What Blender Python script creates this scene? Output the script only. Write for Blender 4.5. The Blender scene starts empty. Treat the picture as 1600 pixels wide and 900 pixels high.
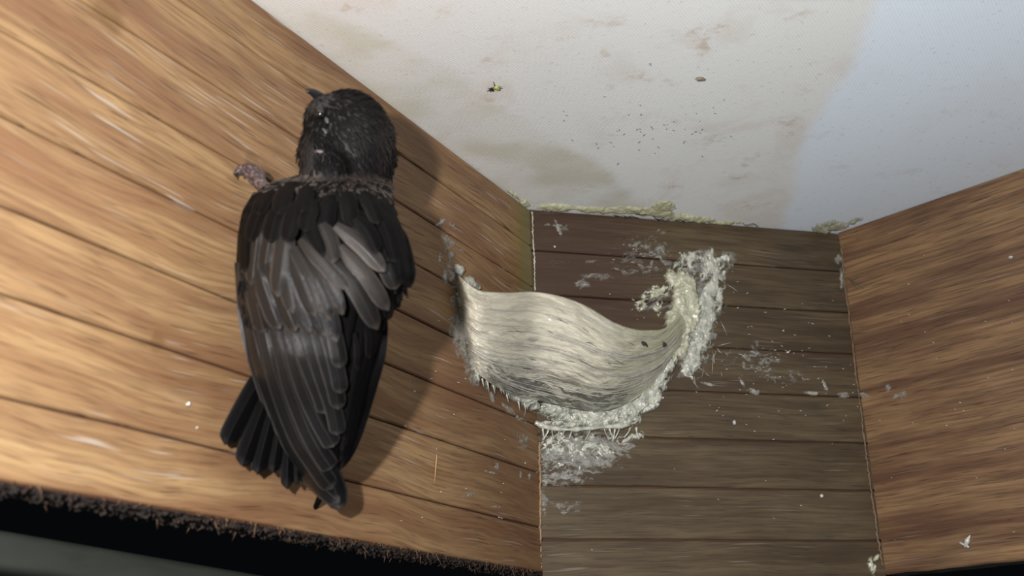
import bpy, bmesh, math, random
import numpy as np
from mathutils import Matrix, Vector
from mathutils.bvhtree import BVHTree

# ------------------------------------------------------------------ camera, world, lights, exposure
F = 1738.18                                   # focal length in pixels of the 1600 px frame
CAM = np.array([-0.117575, -0.414781, -0.192209])
RM = np.array([[0.9693576958, -0.2440653637, -0.0278882735],      # right
               [0.0579980977, 0.3377037912, -0.9394638182],       # down
               [0.2387085542, 0.9090589902, 0.3415113154]])       # forward
sc = bpy.context.scene
cd = bpy.data.cameras.new('camera'); cam = bpy.data.objects.new('camera', cd)
sc.collection.objects.link(cam); sc.camera = cam
M = Matrix.Identity(4)
for i in range(3):
    M[i][0] = RM[0][i]; M[i][1] = -RM[1][i]; M[i][2] = -RM[2][i]; M[i][3] = CAM[i]
cam.matrix_world = M
cd.sensor_width = 36; cd.lens = F / 1600 * 36; cd.clip_start = 0.005; cd.clip_end = 20
cd.dof.use_dof = True; cd.dof.focus_distance = 0.41; cd.dof.aperture_fstop = 20

w = bpy.data.worlds.new('world'); sc.world = w; w.use_nodes = True
w.node_tree.nodes['Background'].inputs[0].default_value = (0.75, 0.85, 1.0, 1)
w.node_tree.nodes['Background'].inputs[1].default_value = 0.0025

def add_light(name, kind, right, down, fwd, energy, color, size):
    l = bpy.data.lights.new(name, kind); l.energy = energy; l.color = color; l.shadow_soft_size = size
    o = bpy.data.objects.new(name, l); sc.collection.objects.link(o)
    o.location = Vector(CAM + RM[0] * right + RM[1] * down + RM[2] * fwd)
    return o
add_light('camera_flash', 'POINT', -0.045, -0.030, 0.0, 8.3, (1.0, 0.985, 0.975), 0.004)
# weak cool daylight that comes up into the corner from the open room below
add_light('room_daylight', 'POINT', 0.55, 0.35, 0.0, 4.2, (0.80, 0.90, 1.0), 0.25)

sc.view_settings.view_transform = 'Standard'; sc.view_settings.look = 'None'
sc.view_settings.gamma = 1; sc.view_settings.use_curve_mapping = False
sc.view_settings.exposure = 0.0

# ------------------------------------------------------------------ geometry helpers
AL, AR, WID = math.radians(47.69), math.radians(61.52), 0.14535
P_A = np.zeros(3); P_B = np.array([WID, 0, 0])
LD = np.array([-math.cos(AL), -math.sin(AL), 0]); NL = np.array([math.sin(AL), -math.cos(AL), 0])
RD = np.array([math.cos(AR), -math.sin(AR), 0]); NR = np.array([-math.sin(AR), -math.cos(AR), 0])
NM = np.array([0, -1.0, 0]); NC = np.array([0, 0, -1.0])
PL = {'left': (P_A, NL), 'mid': (P_A, NM), 'right': (P_B, NR), 'ceil': (P_A, NC)}
def ray(px, py):
    px = np.asarray(px, float); py = np.asarray(py, float)
    v = np.stack([(px - 800) / F, (py - 450) / F, np.ones_like(px)], -1)
    return v @ RM
def depth(px, py, wall, n=0.0):
    o, N = PL[wall]; d = ray(px, py)
    return (n - (CAM - o) @ N) / (d @ N)
def hit(px, py, wall, n=0.0):
    d = ray(px, py); t = depth(px, py, wall, n)
    return CAM + d * np.asarray(t)[..., None]
def proj(P):
    c = (np.asarray(P) - CAM) @ RM.T
    return 800 + F * c[..., 0] / c[..., 2], 450 + F * c[..., 1] / c[..., 2]
rng = np.random.default_rng(7); random.seed(7)

def _h(ix, iy, s):
    v = (ix.astype(np.int64) * 374761393 + iy.astype(np.int64) * 668265263 + s * 974634777) & 0xffffffff
    v = ((v ^ (v >> 13)) * 1274126177) & 0xffffffff
    return ((v ^ (v >> 16)) & 0xffff) / 65535.0
def vnoise(x, y, s=0):
    x = np.asarray(x, float); y = np.asarray(y, float)
    ix = np.floor(x); iy = np.floor(y); fx = x - ix; fy = y - iy
    fx = fx * fx * (3 - 2 * fx); fy = fy * fy * (3 - 2 * fy)
    a = _h(ix, iy, s); b = _h(ix + 1, iy, s); c = _h(ix, iy + 1, s); d = _h(ix + 1, iy + 1, s)
    return (a * (1 - fx) + b * fx) * (1 - fy) + (c * (1 - fx) + d * fx) * fy
def fbm(x, y, s=0, o=4):
    t = 0; a = .5; n = 0
    for k in range(o):
        t = t + a * vnoise(x * 2 ** k, y * 2 ** k, s + k * 17); n += a; a *= .5
    return t / n
def spline(pts, n):
    p = np.array(pts, float); m = len(p)
    q = np.vstack([2 * p[0] - p[1], p, 2 * p[-1] - p[-2]])
    out = []
    for t in np.linspace(0, m - 1, n):
        i = min(int(t), m - 2); f = t - i; a, b, c, d = q[i:i + 4]
        out.append(.5 * (2 * b + (c - a) * f + (2 * a - 5 * b + 4 * c - d) * f * f + (3 * b - a - 3 * c + d) * f ** 3))
    return np.array(out)
class MB:
    def __init__(s): s.v = []; s.f = []; s.uv = []; s.col = []; s.n = 0
    def add(s, v, f, uv=None, col=None):
        v = np.asarray(v, float).reshape(-1, 3); k = s.n
        s.v.append(v); s.f += [tuple(int(i) + k for i in q) for q in f]; s.n += len(v)
        s.uv.append(np.zeros((len(v), 2)) if uv is None else np.asarray(uv, float).reshape(-1, 2))
        c = np.ones((len(v), 4)) * .5
        if col is not None: c[:, :3] = col
        s.col.append(c)
    def grid(s, P, uv=None, col=None, close=False):
        a, b = P.shape[:2]; f = []
        for i in range(a - 1):
            for j in range(b if close else b - 1):
                j2 = (j + 1) % b
                f.append((i * b + j, i * b + j2, (i + 1) * b + j2, (i + 1) * b + j))
        if close: f += [tuple(range(b))[::-1], tuple((a - 1) * b + j for j in range(b))]
        s.add(P.reshape(-1, 3), f, None if uv is None else uv.reshape(-1, 2), col)
    def tube(s, pts, rad, k=6):
        p = np.asarray(pts, float); n = len(p); r = np.broadcast_to(rad, (n,))
        T = np.gradient(p, axis=0); T /= np.linalg.norm(T, axis=1)[:, None] + 1e-12
        up = np.array([.31, .52, .79]); X = np.cross(T, up); X /= np.linalg.norm(X, axis=1)[:, None] + 1e-12
        Y = np.cross(T, X); a = np.arange(k) / k * 2 * np.pi
        G = p[:, None] + (X[:, None] * np.cos(a)[None, :, None] + Y[:, None] * np.sin(a)[None, :, None]) * r[:, None, None]
        s.grid(G, uv=np.stack(np.broadcast_arrays((a / 6.283)[None, :], np.linspace(0, 1, n)[:, None]), -1), close=True)
    def mesh(s, name, smooth=True):
        me = bpy.data.meshes.new(name); V = np.vstack(s.v)
        me.from_pydata(V.tolist(), [], s.f)
        li = np.zeros(len(me.loops), dtype=np.int32); me.loops.foreach_get('vertex_index', li)
        u = me.uv_layers.new(name='UVMap'); u.data.foreach_set('uv', np.vstack(s.uv)[li].astype(np.float32).ravel())
        c = me.color_attributes.new('tint', 'FLOAT_COLOR', 'POINT'); c.data.foreach_set('color', np.vstack(s.col).astype(np.float32).ravel())
        if smooth: me.polygons.foreach_set('use_smooth', [True] * len(me.polygons))
        me.update(); return me
def link(name, me, mat, parent=None, **props):
    o = bpy.data.objects.new(name, me); sc.collection.objects.link(o)
    if me is not None and mat is not None and not me.materials: me.materials.append(mat)
    if parent is not None:
        o.parent = parent; o.matrix_parent_inverse = Matrix.Translation(parent.location).inverted() if parent.type == 'EMPTY' else Matrix.Identity(4)
    for k, v in props.items(): o[k] = v
    return o
def empty(name, loc, label, cat, group=None):
    o = bpy.data.objects.new(name, None); sc.collection.objects.link(o); o.location = Vector(loc)
    o.empty_display_size = .01; o['label'] = label; o['category'] = cat
    if group: o['group'] = group
    return o

# ------------------------------------------------------------------ materials
class NT:
    def __init__(s, name):
        s.m = bpy.data.materials.new(name); s.m.use_nodes = True; s.t = s.m.node_tree
        s.b = s.t.nodes['Principled BSDF']; s.out = s.t.nodes['Material Output']
    def n(s, typ, ins=None, **kw):
        q = s.t.nodes.new(typ)
        for k, v in kw.items(): setattr(q, k, v)
        for k, v in (ins or {}).items(): s.set(q.inputs[k], v)
        return q
    def set(s, inp, v):
        if isinstance(v, bpy.types.NodeSocket): s.t.links.new(v, inp)
        elif isinstance(v, bpy.types.Node): s.t.links.new(v.outputs[0], inp)
        else: inp.default_value = v
    def math(s, op, a, b=0.0, c=None, clamp=False):
        d = {0: a, 1: b}
        if c is not None: d[2] = c
        return s.n('ShaderNodeMath', d, operation=op, use_clamp=clamp).outputs[0]
    def mix(s, f, a, b, blend='MIX'):
        q = s.n('ShaderNodeMix', data_type='RGBA', blend_type=blend)
        s.set(q.inputs[0], f); s.set(q.inputs[6], a); s.set(q.inputs[7], b); return q.outputs[2]
    def ss(s, v, a, b, lo=0.0, hi=1.0):
        q = s.n('ShaderNodeMapRange', {0: v, 1: a, 2: b, 3: lo, 4: hi}, interpolation_type='SMOOTHSTEP'); return q.outputs[0]
    def coord(s, which='Object'): return s.n('ShaderNodeTexCoord').outputs[which]
    def scale(s, v, sx, sy, sz, loc=(0, 0, 0)):
        return s.n('ShaderNodeMapping', {0: v, 1: loc, 3: (sx, sy, sz)}).outputs[0]
    def noise(s, v, sc_=1.0, det=3, rough=.55, dist=0.0):
        return s.n('ShaderNodeTexNoise', {'Vector': v, 'Scale': sc_, 'Detail': det, 'Roughness': rough, 'Distortion': dist}).outputs[0]
    def sep(s, v):
        q = s.n('ShaderNodeSeparateXYZ', {0: v}); return q.outputs
    def P(s, **kw):
        for k, v in kw.items(): s.set(s.b.inputs[k.replace('_', ' ')], v)
    def bump(s, h, strength=.3, dist=.0003):
        s.set(s.b.inputs['Normal'], s.n('ShaderNodeBump', {'Strength': strength, 'Distance': dist, 'Height': h}).outputs[0])
def rgb(r, g, b): return (r, g, b, 1)

def wood(name, light, dark, pore, seed, streaks=0.0, side=None, warp=1.0):
    m = NT(name); co = m.coord(); x, y, z = m.sep(co)
    rnd = m.n('ShaderNodeObjectInfo').outputs['Random']
    off = m.n('ShaderNodeCombineXYZ', {0: seed, 1: m.math('MULTIPLY', rnd, .35), 2: seed * .7}).outputs[0]
    v = m.n('ShaderNodeVectorMath', {0: co, 1: off}, operation='ADD').outputs[0]
    wv = m.noise(m.scale(v, 9, 1, 9), 1.0, 2)                       # slow waver of the grain
    v2 = m.n('ShaderNodeVectorMath', {0: v, 1: m.n('ShaderNodeCombineXYZ', {2: m.math('MULTIPLY', wv, .02 * warp)}).outputs[0]}, operation='ADD').outputs[0]
    broad = m.noise(m.scale(v2, 9, 1, 130), 1.0, 4, .6)
    fine = m.noise(m.scale(v2, 40, 1, 900), 1.0, 3, .6)
    col = m.mix(m.ss(broad, .32, .68), dark, light)
    col = m.mix(m.math('MULTIPLY', m.ss(fine, .40, .66), .6), col, m.mix(.35, dark, pore))
    cloud = m.noise(m.scale(v, 22, 22, 30), 1.0, 3)
    col = m.mix(m.math('MULTIPLY', m.ss(cloud, .35, .7), .35), col, m.mix(.5, dark, pore))
    pr = m.noise(m.scale(v2, 75, 1, 3000), 1.0, 2, .5)
    pm = m.ss(pr, .60, .70)
    col = m.mix(m.math('MULTIPLY', pm, .75), col, pore)
    if streaks:
        st = m.noise(m.scale(v2, 42, 1, 1700, (3.3, 0, 1.7)), 1.0, 1, .4)
        gate = m.ss(m.noise(m.scale(v, 20, 1, 45, (8, 0, 2)), 1.0, 2), .46, .58)
        sm = m.math('MULTIPLY', m.math('MULTIPLY', m.ss(st, .64, .73), gate), streaks, clamp=True)
        col = m.mix(sm, col, rgb(.34, .29, .24))
    if side == 'left':          # yellow-green damp stain towards the corner, brown spots
        q = m.math('ADD', x, m.math('MULTIPLY', m.noise(co, 70, 2), .008))
        a = m.ss(q, .026, .008); b = m.ss(z, -.055, -.038)
        col = m.mix(m.math('MULTIPLY', m.math('MULTIPLY', a, b), .62), col, rgb(.17, .13, .028))
        a2 = m.ss(q, .0135, .0115)
        col = m.mix(m.math('MULTIPLY', m.math('MULTIPLY', a2, b), .5), col, rgb(.15, .145, .075))
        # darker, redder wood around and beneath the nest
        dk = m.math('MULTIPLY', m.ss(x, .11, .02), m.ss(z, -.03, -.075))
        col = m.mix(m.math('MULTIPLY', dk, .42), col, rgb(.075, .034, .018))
        for sx, sz_, rr in ((.1655, -.0530, .006), (.2015, -.1115, .0034), (.172, -.0515, .004), (.226, -.034, .007)):
            d = m.n('ShaderNodeVectorMath', {0: m.n('ShaderNodeCombineXYZ', {0: x, 1: 0.0, 2: z}).outputs[0], 1: (sx, 0, sz_)}, operation='DISTANCE').outputs['Value']
            d = m.math('ADD', d, m.math('MULTIPLY', m.math('SUBTRACT', m.noise(co, 160, 2), .5), rr * 1.2))
            col = m.mix(m.math('MULTIPLY', m.ss(d, rr, rr * .4), .45), col, rgb(.10, .05, .015))
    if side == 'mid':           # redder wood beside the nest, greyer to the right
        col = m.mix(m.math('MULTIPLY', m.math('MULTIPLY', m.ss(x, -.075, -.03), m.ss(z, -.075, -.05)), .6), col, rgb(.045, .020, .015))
        mold = m.noise(m.scale(v, 30, 1, 120), 1.0, 3)
        col = m.mix(m.math('MULTIPLY', m.math('MULTIPLY', m.ss(mold, .55, .7), m.ss(x, -.10, -.14)), .6), col, rgb(.022, .022, .015))
    m.P(Base_Color=col, Roughness=m.ss(broad, .3, .7, .42, .62), Specular_IOR_Level=.35)
    m.bump(m.math('SUBTRACT', m.math('MULTIPLY', fine, .35), pm), .35, .00018)
    return m.m
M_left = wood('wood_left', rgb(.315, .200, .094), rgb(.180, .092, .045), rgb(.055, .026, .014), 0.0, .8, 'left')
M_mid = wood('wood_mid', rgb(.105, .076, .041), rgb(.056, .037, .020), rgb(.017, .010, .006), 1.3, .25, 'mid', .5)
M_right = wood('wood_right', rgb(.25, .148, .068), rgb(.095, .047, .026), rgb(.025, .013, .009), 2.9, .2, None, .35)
def plain(name, c, r=.6, **kw):
    m = NT(name); m.P(Base_Color=c, Roughness=r, **kw); return m
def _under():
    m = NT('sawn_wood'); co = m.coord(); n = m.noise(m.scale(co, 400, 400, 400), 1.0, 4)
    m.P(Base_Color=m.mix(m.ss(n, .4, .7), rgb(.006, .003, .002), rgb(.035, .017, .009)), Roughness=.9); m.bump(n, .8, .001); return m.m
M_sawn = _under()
M_groove = plain('groove_wood', rgb(.075, .03, .016), .7).m
def _ceil():
    m = NT('ceiling_panel'); co = m.coord(); x, y, z = m.sep(co)
    at = m.n('ShaderNodeAttribute', attribute_name='tint').outputs[0]; r, g, b = m.n('ShaderNodeSeparateColor', {0: at}).outputs
    n1 = m.noise(co, 30, 5, .6, .6); n2 = m.noise(m.scale(co, 1, 1, 1, (3, 1, 0)), 75, 4, .65); n3 = m.noise(co, 420, 3, .7)
    col = m.mix(r, rgb(.74, .75, .73), rgb(.74, .82, .90))                 # soiled | clean side, cool daylight also put into its blue
    col = m.mix(m.math('MULTIPLY', g, .75), col, rgb(.60, .555, .53))       # pinkish side
    col = m.mix(m.math('MULTIPLY', m.ss(n1, .5, .68), m.math('ADD', .32, m.math('MULTIPLY', r, -.25))), col, rgb(.58, .49, .40))
    col = m.mix(m.math('MULTIPLY', m.math('MULTIPLY', m.ss(n2, .56, .68), m.ss(n1, .42, .62)), m.math('ADD', .55, m.math('MULTIPLY', r, -.35))), col, rgb(.46, .36, .26))
    col = m.mix(m.math('MULTIPLY', b, .8), col, rgb(.53, .50, .40))         # damp corner
    sp = m.ss(n3, .60, .72); col = m.mix(m.math('MULTIPLY', sp, .38), col, rgb(.35, .30, .24))
    wx = m.math('SINE', m.math('MULTIPLY', x, 4600)); wy = m.math('SINE', m.math('MULTIPLY', y, 4600))
    wv = m.math('MULTIPLY', wx, wy)
    col = m.mix(m.ss(wv, -1, 1, 0, .12), col, rgb(.25, .25, .25))
    m.P(Base_Color=col, Roughness=.75, Specular_IOR_Level=.25)
    m.bump(m.math('ADD', m.math('MULTIPLY', wv, .35), n3), .35, .00018); return m.m
M_ceil = _ceil()
def _nest():
    m = NT('nest_saliva'); uv = m.coord('UV'); u, v, _ = m.sep(uv)
    w1 = m.noise(m.scale(uv, 2, 1, 1), 4, 3); v2 = m.n('ShaderNodeVectorMath', {0: uv, 1: m.n('ShaderNodeCombineXYZ', {1: m.math('MULTIPLY', w1, .25)}).outputs[0]}, operation='ADD').outputs[0]
    s1 = m.noise(m.scale(v2, 9, 34, 1), 1.0, 5, .62); s2 = m.noise(m.scale(v2, 7, 19, 1, (5, 2, 0)), 1.0, 5, .72)
    col = m.mix(m.ss(s1, .25, .75), rgb(.45, .41, .31), rgb(.60, .56, .455))
    col = m.mix(m.math('MULTIPLY', m.ss(u, .45, .95), .6), col, rgb(.33, .34, .19))
    mid = m.math('MULTIPLY', m.ss(u, .10, .35), m.ss(u, .98, .75))
    reg = m.math('MULTIPLY', mid, m.ss(v, .1, .5, .25, 1.0))
    col = m.mix(m.math('MULTIPLY', m.math('MULTIPLY', m.ss(s2, .47, .70), reg), .62), col, rgb(.11, .11, .105))
    edge = m.math('MULTIPLY', m.math('MULTIPLY', m.ss(v, .62, .85), m.ss(u, .10, .22)), m.math('MULTIPLY', m.ss(s2, .40, .55), m.ss(u, .9, .7)))
    col = m.mix(m.math('MULTIPLY', edge, .85), col, rgb(.05, .055, .05))  # crease shadow under the cup, painted in along with dark feather bits
    m.P(Base_Color=col, Roughness=m.ss(s1, .3, .7, .2, .42), Specular_IOR_Level=.55, Subsurface_Weight=.25, Subsurface_Radius=(.004, .003, .002), Subsurface_Scale=1.0, Coat_Weight=.8, Coat_Roughness=.10)
    fb = m.noise(m.scale(v2, 60, 75, 1), 1.0, 4, .72)
    m.bump(m.math('ADD', m.math('MULTIPLY', s1, .35), fb), .55, .0009); return m.m
M_nest = _nest()
def saliva(name, c1, c2, alpha=1.0, thin=False):
    m = NT(name); co = m.coord(); n = m.noise(co, 300, 4, .7); n2 = m.noise(co, 1200, 2, .6)
    m.P(Base_Color=m.mix(m.ss(n, .35, .65), c1, c2), Roughness=.28, Specular_IOR_Level=.5, Subsurface_Weight=.2, Subsurface_Radius=(.002, .002, .0015), Subsurface_Scale=1.0, Coat_Weight=.4, Coat_Roughness=.15)
    if alpha < 1 or thin:
        at = m.n('ShaderNodeAttribute', attribute_name='tint').outputs[0]; th_ = m.n('ShaderNodeSeparateColor', {0: at}).outputs[0]
        al = m.math('MULTIPLY', m.math('ADD', m.math('MULTIPLY', th_, 1.15), m.math('MULTIPLY', m.math('SUBTRACT', n, .5), 1.1)), alpha, clamp=True)
        m.P(Alpha=al)
    m.bump(m.math('ADD', n, n2), .45, .0004); return m.m
M_sal = saliva('dried_saliva', rgb(.30, .31, .26), rgb(.52, .51, .43))
M_salg = saliva('greenish_saliva', rgb(.32, .32, .21), rgb(.54, .53, .42))
M_sheet = saliva('dried_saliva_sheet', rgb(.30, .31, .26), rgb(.52, .51, .43), 1.0, True)
M_sheetg = saliva('greenish_saliva_sheet', rgb(.32, .32, .21), rgb(.54, .53, .42), 1.0, True)
M_thin = saliva('thin_smear', rgb(.28, .27, .23), rgb(.46, .44, .38), .55, True)
M_film = saliva('thin_saliva_film', rgb(.26, .26, .23), rgb(.42, .41, .37), .5)
M_glue = saliva('yellow_crust', rgb(.40, .39, .22), rgb(.58, .57, .42))
M_white = saliva('white_crumb', rgb(.38, .37, .33), rgb(.52, .51, .47))
def feather_mat(name, dark, mid, fringe, rough=.42, quill=.35, spec=.28):
    m = NT(name); u, v, _ = m.sep(m.coord('UV')); rnd = m.n('ShaderNodeObjectInfo').outputs['Random']
    a = m.math('ABSOLUTE', m.math('MULTIPLY', m.math('SUBTRACT', u, .5), 2.0))
    base = m.mix(m.ss(u, .1, .8), dark, mid)
    base = m.mix(m.math('MULTIPLY', rnd, .35), base, mid)
    e = m.math('MAXIMUM', m.math('MULTIPLY', m.ss(a, .72, .97), m.ss(u, .3, .7, .35, 1.0)), m.ss(v, .90, .995))
    e = m.math('MULTIPLY', e, m.ss(v, .1, .6, .25, .9))
    col = m.mix(e, base, fringe)
    q = m.math('MULTIPLY', m.ss(a, .10, .03), quill); col = m.mix(q, col, fringe)
    ang = m.math('ADD', m.math('MULTIPLY', v, 90.0), m.math('MULTIPLY', a, 14.0))
    barb = m.n('ShaderNodeTexNoise', {'Vector': m.n('ShaderNodeCombineXYZ', {0: m.math('MULTIPLY', a, 2.0), 1: ang}).outputs[0], 'Scale': 1.3, 'Detail': 2}).outputs[0]
    col = m.mix(m.ss(barb, .4, .75, 0, .35), col, dark)
    m.P(Base_Color=col, Roughness=rough, Specular_IOR_Level=spec, Sheen_Weight=0.0)
    m.bump(m.math('ADD', barb, m.math('MULTIPLY', m.ss(a, .12, .02), 2.0)), .5, .00025); return m.m
M_flight = feather_mat('flight_feather', rgb(.0028, .0026, .003), rgb(.011, .0104, .0106), rgb(.050, .044, .039), .36)
M_covert = feather_mat('covert_feather', rgb(.0030, .0026, .0026), rgb(.012, .0105, .0095), rgb(.050, .041, .035), .42)
M_scap = feather_mat('pale_scapular', rgb(.014, .012, .011), rgb(.030, .025, .022), rgb(.085, .070, .060), .4, .2)
M_dark = feather_mat('dark_feather', rgb(.0012, .0011, .0012), rgb(.0034, .003, .0032), rgb(.013, .0112, .0105), .6, .2, .06)
def _plume():
    m = NT('plumage'); at = m.n('ShaderNodeAttribute', attribute_name='tint').outputs[0]
    m.P(Base_Color=at, Roughness=.6, Specular_IOR_Level=.08); return m.m
M_plume = _plume()
M_skin = plain('dark_down', rgb(.010, .009, .009), .75).m
M_beak = plain('beak_horn', rgb(.012, .011, .012), .45, Specular_IOR_Level=.3).m
M_eye = plain('eye_gloss', rgb(.004, .0035, .004), .12, Specular_IOR_Level=.6).m
M_glint = plain('glint_grey', rgb(.04, .042, .045), .3).m
M_pink = plain('pink_skin', rgb(.06, .04, .04), .4).m
def _foot():
    m = NT('foot_skin'); v = m.coord('UV'); n = m.noise(m.coord(), 900, 2)
    q = m.ss(n, .35, .65); m.P(Base_Color=m.mix(q, rgb(.03, .018, .020), rgb(.12, .09, .092)), Roughness=.38); m.bump(n, .6, .0004); return m.m
M_foot = _foot()
M_claw = plain('claw', rgb(.02, .016, .016), .3).m
def _beam():
    m = NT('beam_metal'); n = m.noise(m.scale(m.coord(), 12, 60, 200), 1.0, 3)
    m.P(Base_Color=m.mix(n, rgb(.018, .021, .017), rgb(.05, .055, .045)), Roughness=.55); return m.m
M_beam = _beam()

# ------------------------------------------------------------------ the setting: ceiling and three boards
def interp(y, tab):
    t = np.array(tab, float); return np.interp(y, t[:, 0], t[:, 1])
gx = np.unique(np.concatenate([np.linspace(-.5, -.25, 6), np.linspace(-.25, .3, 185), np.linspace(.3, .55, 6)]))
gy = np.unique(np.concatenate([np.linspace(-.6, -.25, 8), np.linspace(-.25, .01, 95), np.linspace(.01, .1, 3)]))
X, Y = np.meshgrid(gx, gy, indexing='ij'); Pc = np.stack([X, Y, np.zeros_like(X)], -1)
# the damp stain's edge runs across the panel from the joint outwards, in panel coordinates
edge_y, edge_x = [], []
for q in [(1228, 350), (1225, 335), (1244, 300), (1240, 270), (1246, 235), (1268, 195), (1305, 140), (1338, 85), (1352, 40), (1372, 0), (1400, -60)]:
    p = hit(q[0], q[1], 'ceil'); edge_y.append(p[1]); edge_x.append(p[0])
o_ = np.argsort(edge_y); ex = np.interp(Y, np.array(edge_y)[o_], np.array(edge_x)[o_])
d_ = X - ex + (fbm(X * 90, Y * 90, 5) - .5) * .004
clean = np.clip((d_ + .0025) / .005, 0, 1); clean = clean ** 2 * (3 - 2 * clean)
pink = np.clip(1 - (X + .10) / .12, 0, 1) * .9
dc = X + .4 * Y + (fbm(X * 40, Y * 40, 9) - .5) * .03
dy_, dx_ = [], []
for q in [(380, -60), (520, 20), (620, 70), (740, 130), (850, 195), (930, 245), (985, 295), (1010, 345)]:
    p = hit(q[0], q[1], 'ceil'); dy_.append(p[1]); dx_.append(p[0])
o_ = np.argsort(dy_); dxx = np.interp(Y, np.array(dy_)[o_], np.array(dx_)[o_])
damp = np.clip((dxx - X + (fbm(X * 70, Y * 70, 3) - .5) * .022) / .007, 0, 1) * np.clip(.35 + (fbm(X * 60, Y * 60, 8) - .45) * 2.5, .25, 1)
col = np.stack([clean, pink, damp], -1).reshape(-1, 3)
mb = MB(); mb.grid(Pc[:, ::-1], col=None)
mb.col[-1][:, :3] = np.stack([clean, pink, damp], -1)[:, ::-1].reshape(-1, 3)
n0 = Pc[[0, -1, -1, 0], [0, 0, -1, -1]]; top = n0 + np.array([0, 0, .006])
mb.add(np.vstack([n0, top]), [(4, 5, 6, 7), (0, 1, 5, 4), (1, 2, 6, 5), (2, 3, 7, 6), (3, 0, 4, 7)])
link('ceiling', mb.mesh('ceiling', False), M_ceil, kind='structure')

def frame(o, dx, ny):
    m_ = Matrix.Identity(4)
    for i in range(3): m_[i][0] = dx[i]; m_[i][1] = ny[i]; m_[i][3] = o[i]
    return m_
FR = {'left': frame(P_A, LD, NL), 'mid': frame(P_A, (-1, 0, 0), NM), 'right': frame(P_B, -RD, NR)}
def box(mb, x0, x1, y0, y1, z0, z1):
    v = [(x, y, z) for x in (x0, x1) for y in (y0, y1) for z in (z0, z1)]
    mb.add(v, [(0, 1, 3, 2), (4, 6, 7, 5), (0, 4, 5, 1), (2, 3, 7, 6), (0, 2, 6, 4), (1, 5, 7, 3)])
def strip(x0, x1, z0, z1, seed, g=.00030, ch=.0004, deep=-.0019, segs=14):
    r = np.random.default_rng(seed); xs = np.linspace(x0, x1, segs); P = []
    w0 = (r.random(segs) - .5) * .00022; w1 = (r.random(segs) - .5) * .00022
    for i, x in enumerate(xs):
        a, b = z0 + g + w0[i], z1 - g + w1[i]
        P.append([(x, deep, a), (x, -ch, a), (x, 0, a + ch), (x, 0, b - ch), (x, -ch, b), (x, deep, b)])
    m = MB(); m.grid(np.array(P), close=True); return m.mesh('plank', False)
def board(name, key, x0, x1, h, cuts, mat, thick=.014, mitre=0):
    m = MB(); box(m, x0, x1, -thick, -.0016, -h, -.0002)
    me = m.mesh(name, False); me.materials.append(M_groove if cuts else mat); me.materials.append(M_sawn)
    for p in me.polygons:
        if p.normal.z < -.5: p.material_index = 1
    o = link(name, me, None, kind='structure'); o.matrix_world = FR[key]
    zs = [-.0002] + cuts + [-h]
    for i in range(len(zs) - 1):
        c = bpy.data.objects.new('plank', strip(x0, x1, zs[i + 1], zs[i], 11 + i)); sc.collection.objects.link(c)
        c.data.materials.append(mat); c.parent = o
    return o
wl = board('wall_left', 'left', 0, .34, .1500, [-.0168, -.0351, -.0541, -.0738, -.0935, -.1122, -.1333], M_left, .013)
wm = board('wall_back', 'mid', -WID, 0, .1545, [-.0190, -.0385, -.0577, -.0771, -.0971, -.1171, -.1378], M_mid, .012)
# the right board shows its plain, ungrooved side
m = MB()
xs = np.linspace(-.34, 0, 40); zb = -.1512 + (rng.random(40) - .5) * .0005
P = np.array([[(x, -.014, -.0002), (x, 0, -.0002), (x, 0, b + .0006), (x, -.0006, b), (x, -.014, b)] for x, b in zip(xs, zb)])
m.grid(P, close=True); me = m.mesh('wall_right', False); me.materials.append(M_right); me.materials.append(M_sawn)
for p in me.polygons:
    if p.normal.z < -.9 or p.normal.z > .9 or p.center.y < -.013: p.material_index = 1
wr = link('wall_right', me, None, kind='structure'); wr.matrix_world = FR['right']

# splinters left by the saw along the lower edge of the left board
m = MB(); r = np.random.default_rng(3)
for k in range(520):
    x = .002 + .28 * r.random(); y = -.0126 * r.random() ** 1.3; L = .0008 + .0035 * r.random() ** 3
    a = r.normal(0, 1.0); d = np.array([math.sin(a), r.normal(0, .5) + .2, -abs(math.cos(a)) - .1]); d /= np.linalg.norm(d)
    p0 = np.array([x, y, -.1497]); b = r.normal(0, .0004, 3)
    m.tube([p0, p0 + d * L * .5 + b, p0 + d * L], [.00016, .00011, .00002], 4)
sp = link('splinters', m.mesh('splinters'), plain('splinter_wood', rgb(.12, .065, .03), .7).m, None, kind='stuff'); sp.parent = wl
sp['label'] = 'loose wood splinters along the rough sawn lower edge'
# rough sawn lumps under the board
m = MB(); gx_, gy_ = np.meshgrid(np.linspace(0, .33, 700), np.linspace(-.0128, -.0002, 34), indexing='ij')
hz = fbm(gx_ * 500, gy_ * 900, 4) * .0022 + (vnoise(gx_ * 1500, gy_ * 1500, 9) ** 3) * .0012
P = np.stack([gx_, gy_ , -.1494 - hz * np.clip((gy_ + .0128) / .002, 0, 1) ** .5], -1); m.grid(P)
ru = link('sawn_edge', m.mesh('sawn_edge', False), M_sawn); ru.parent = wl

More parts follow.
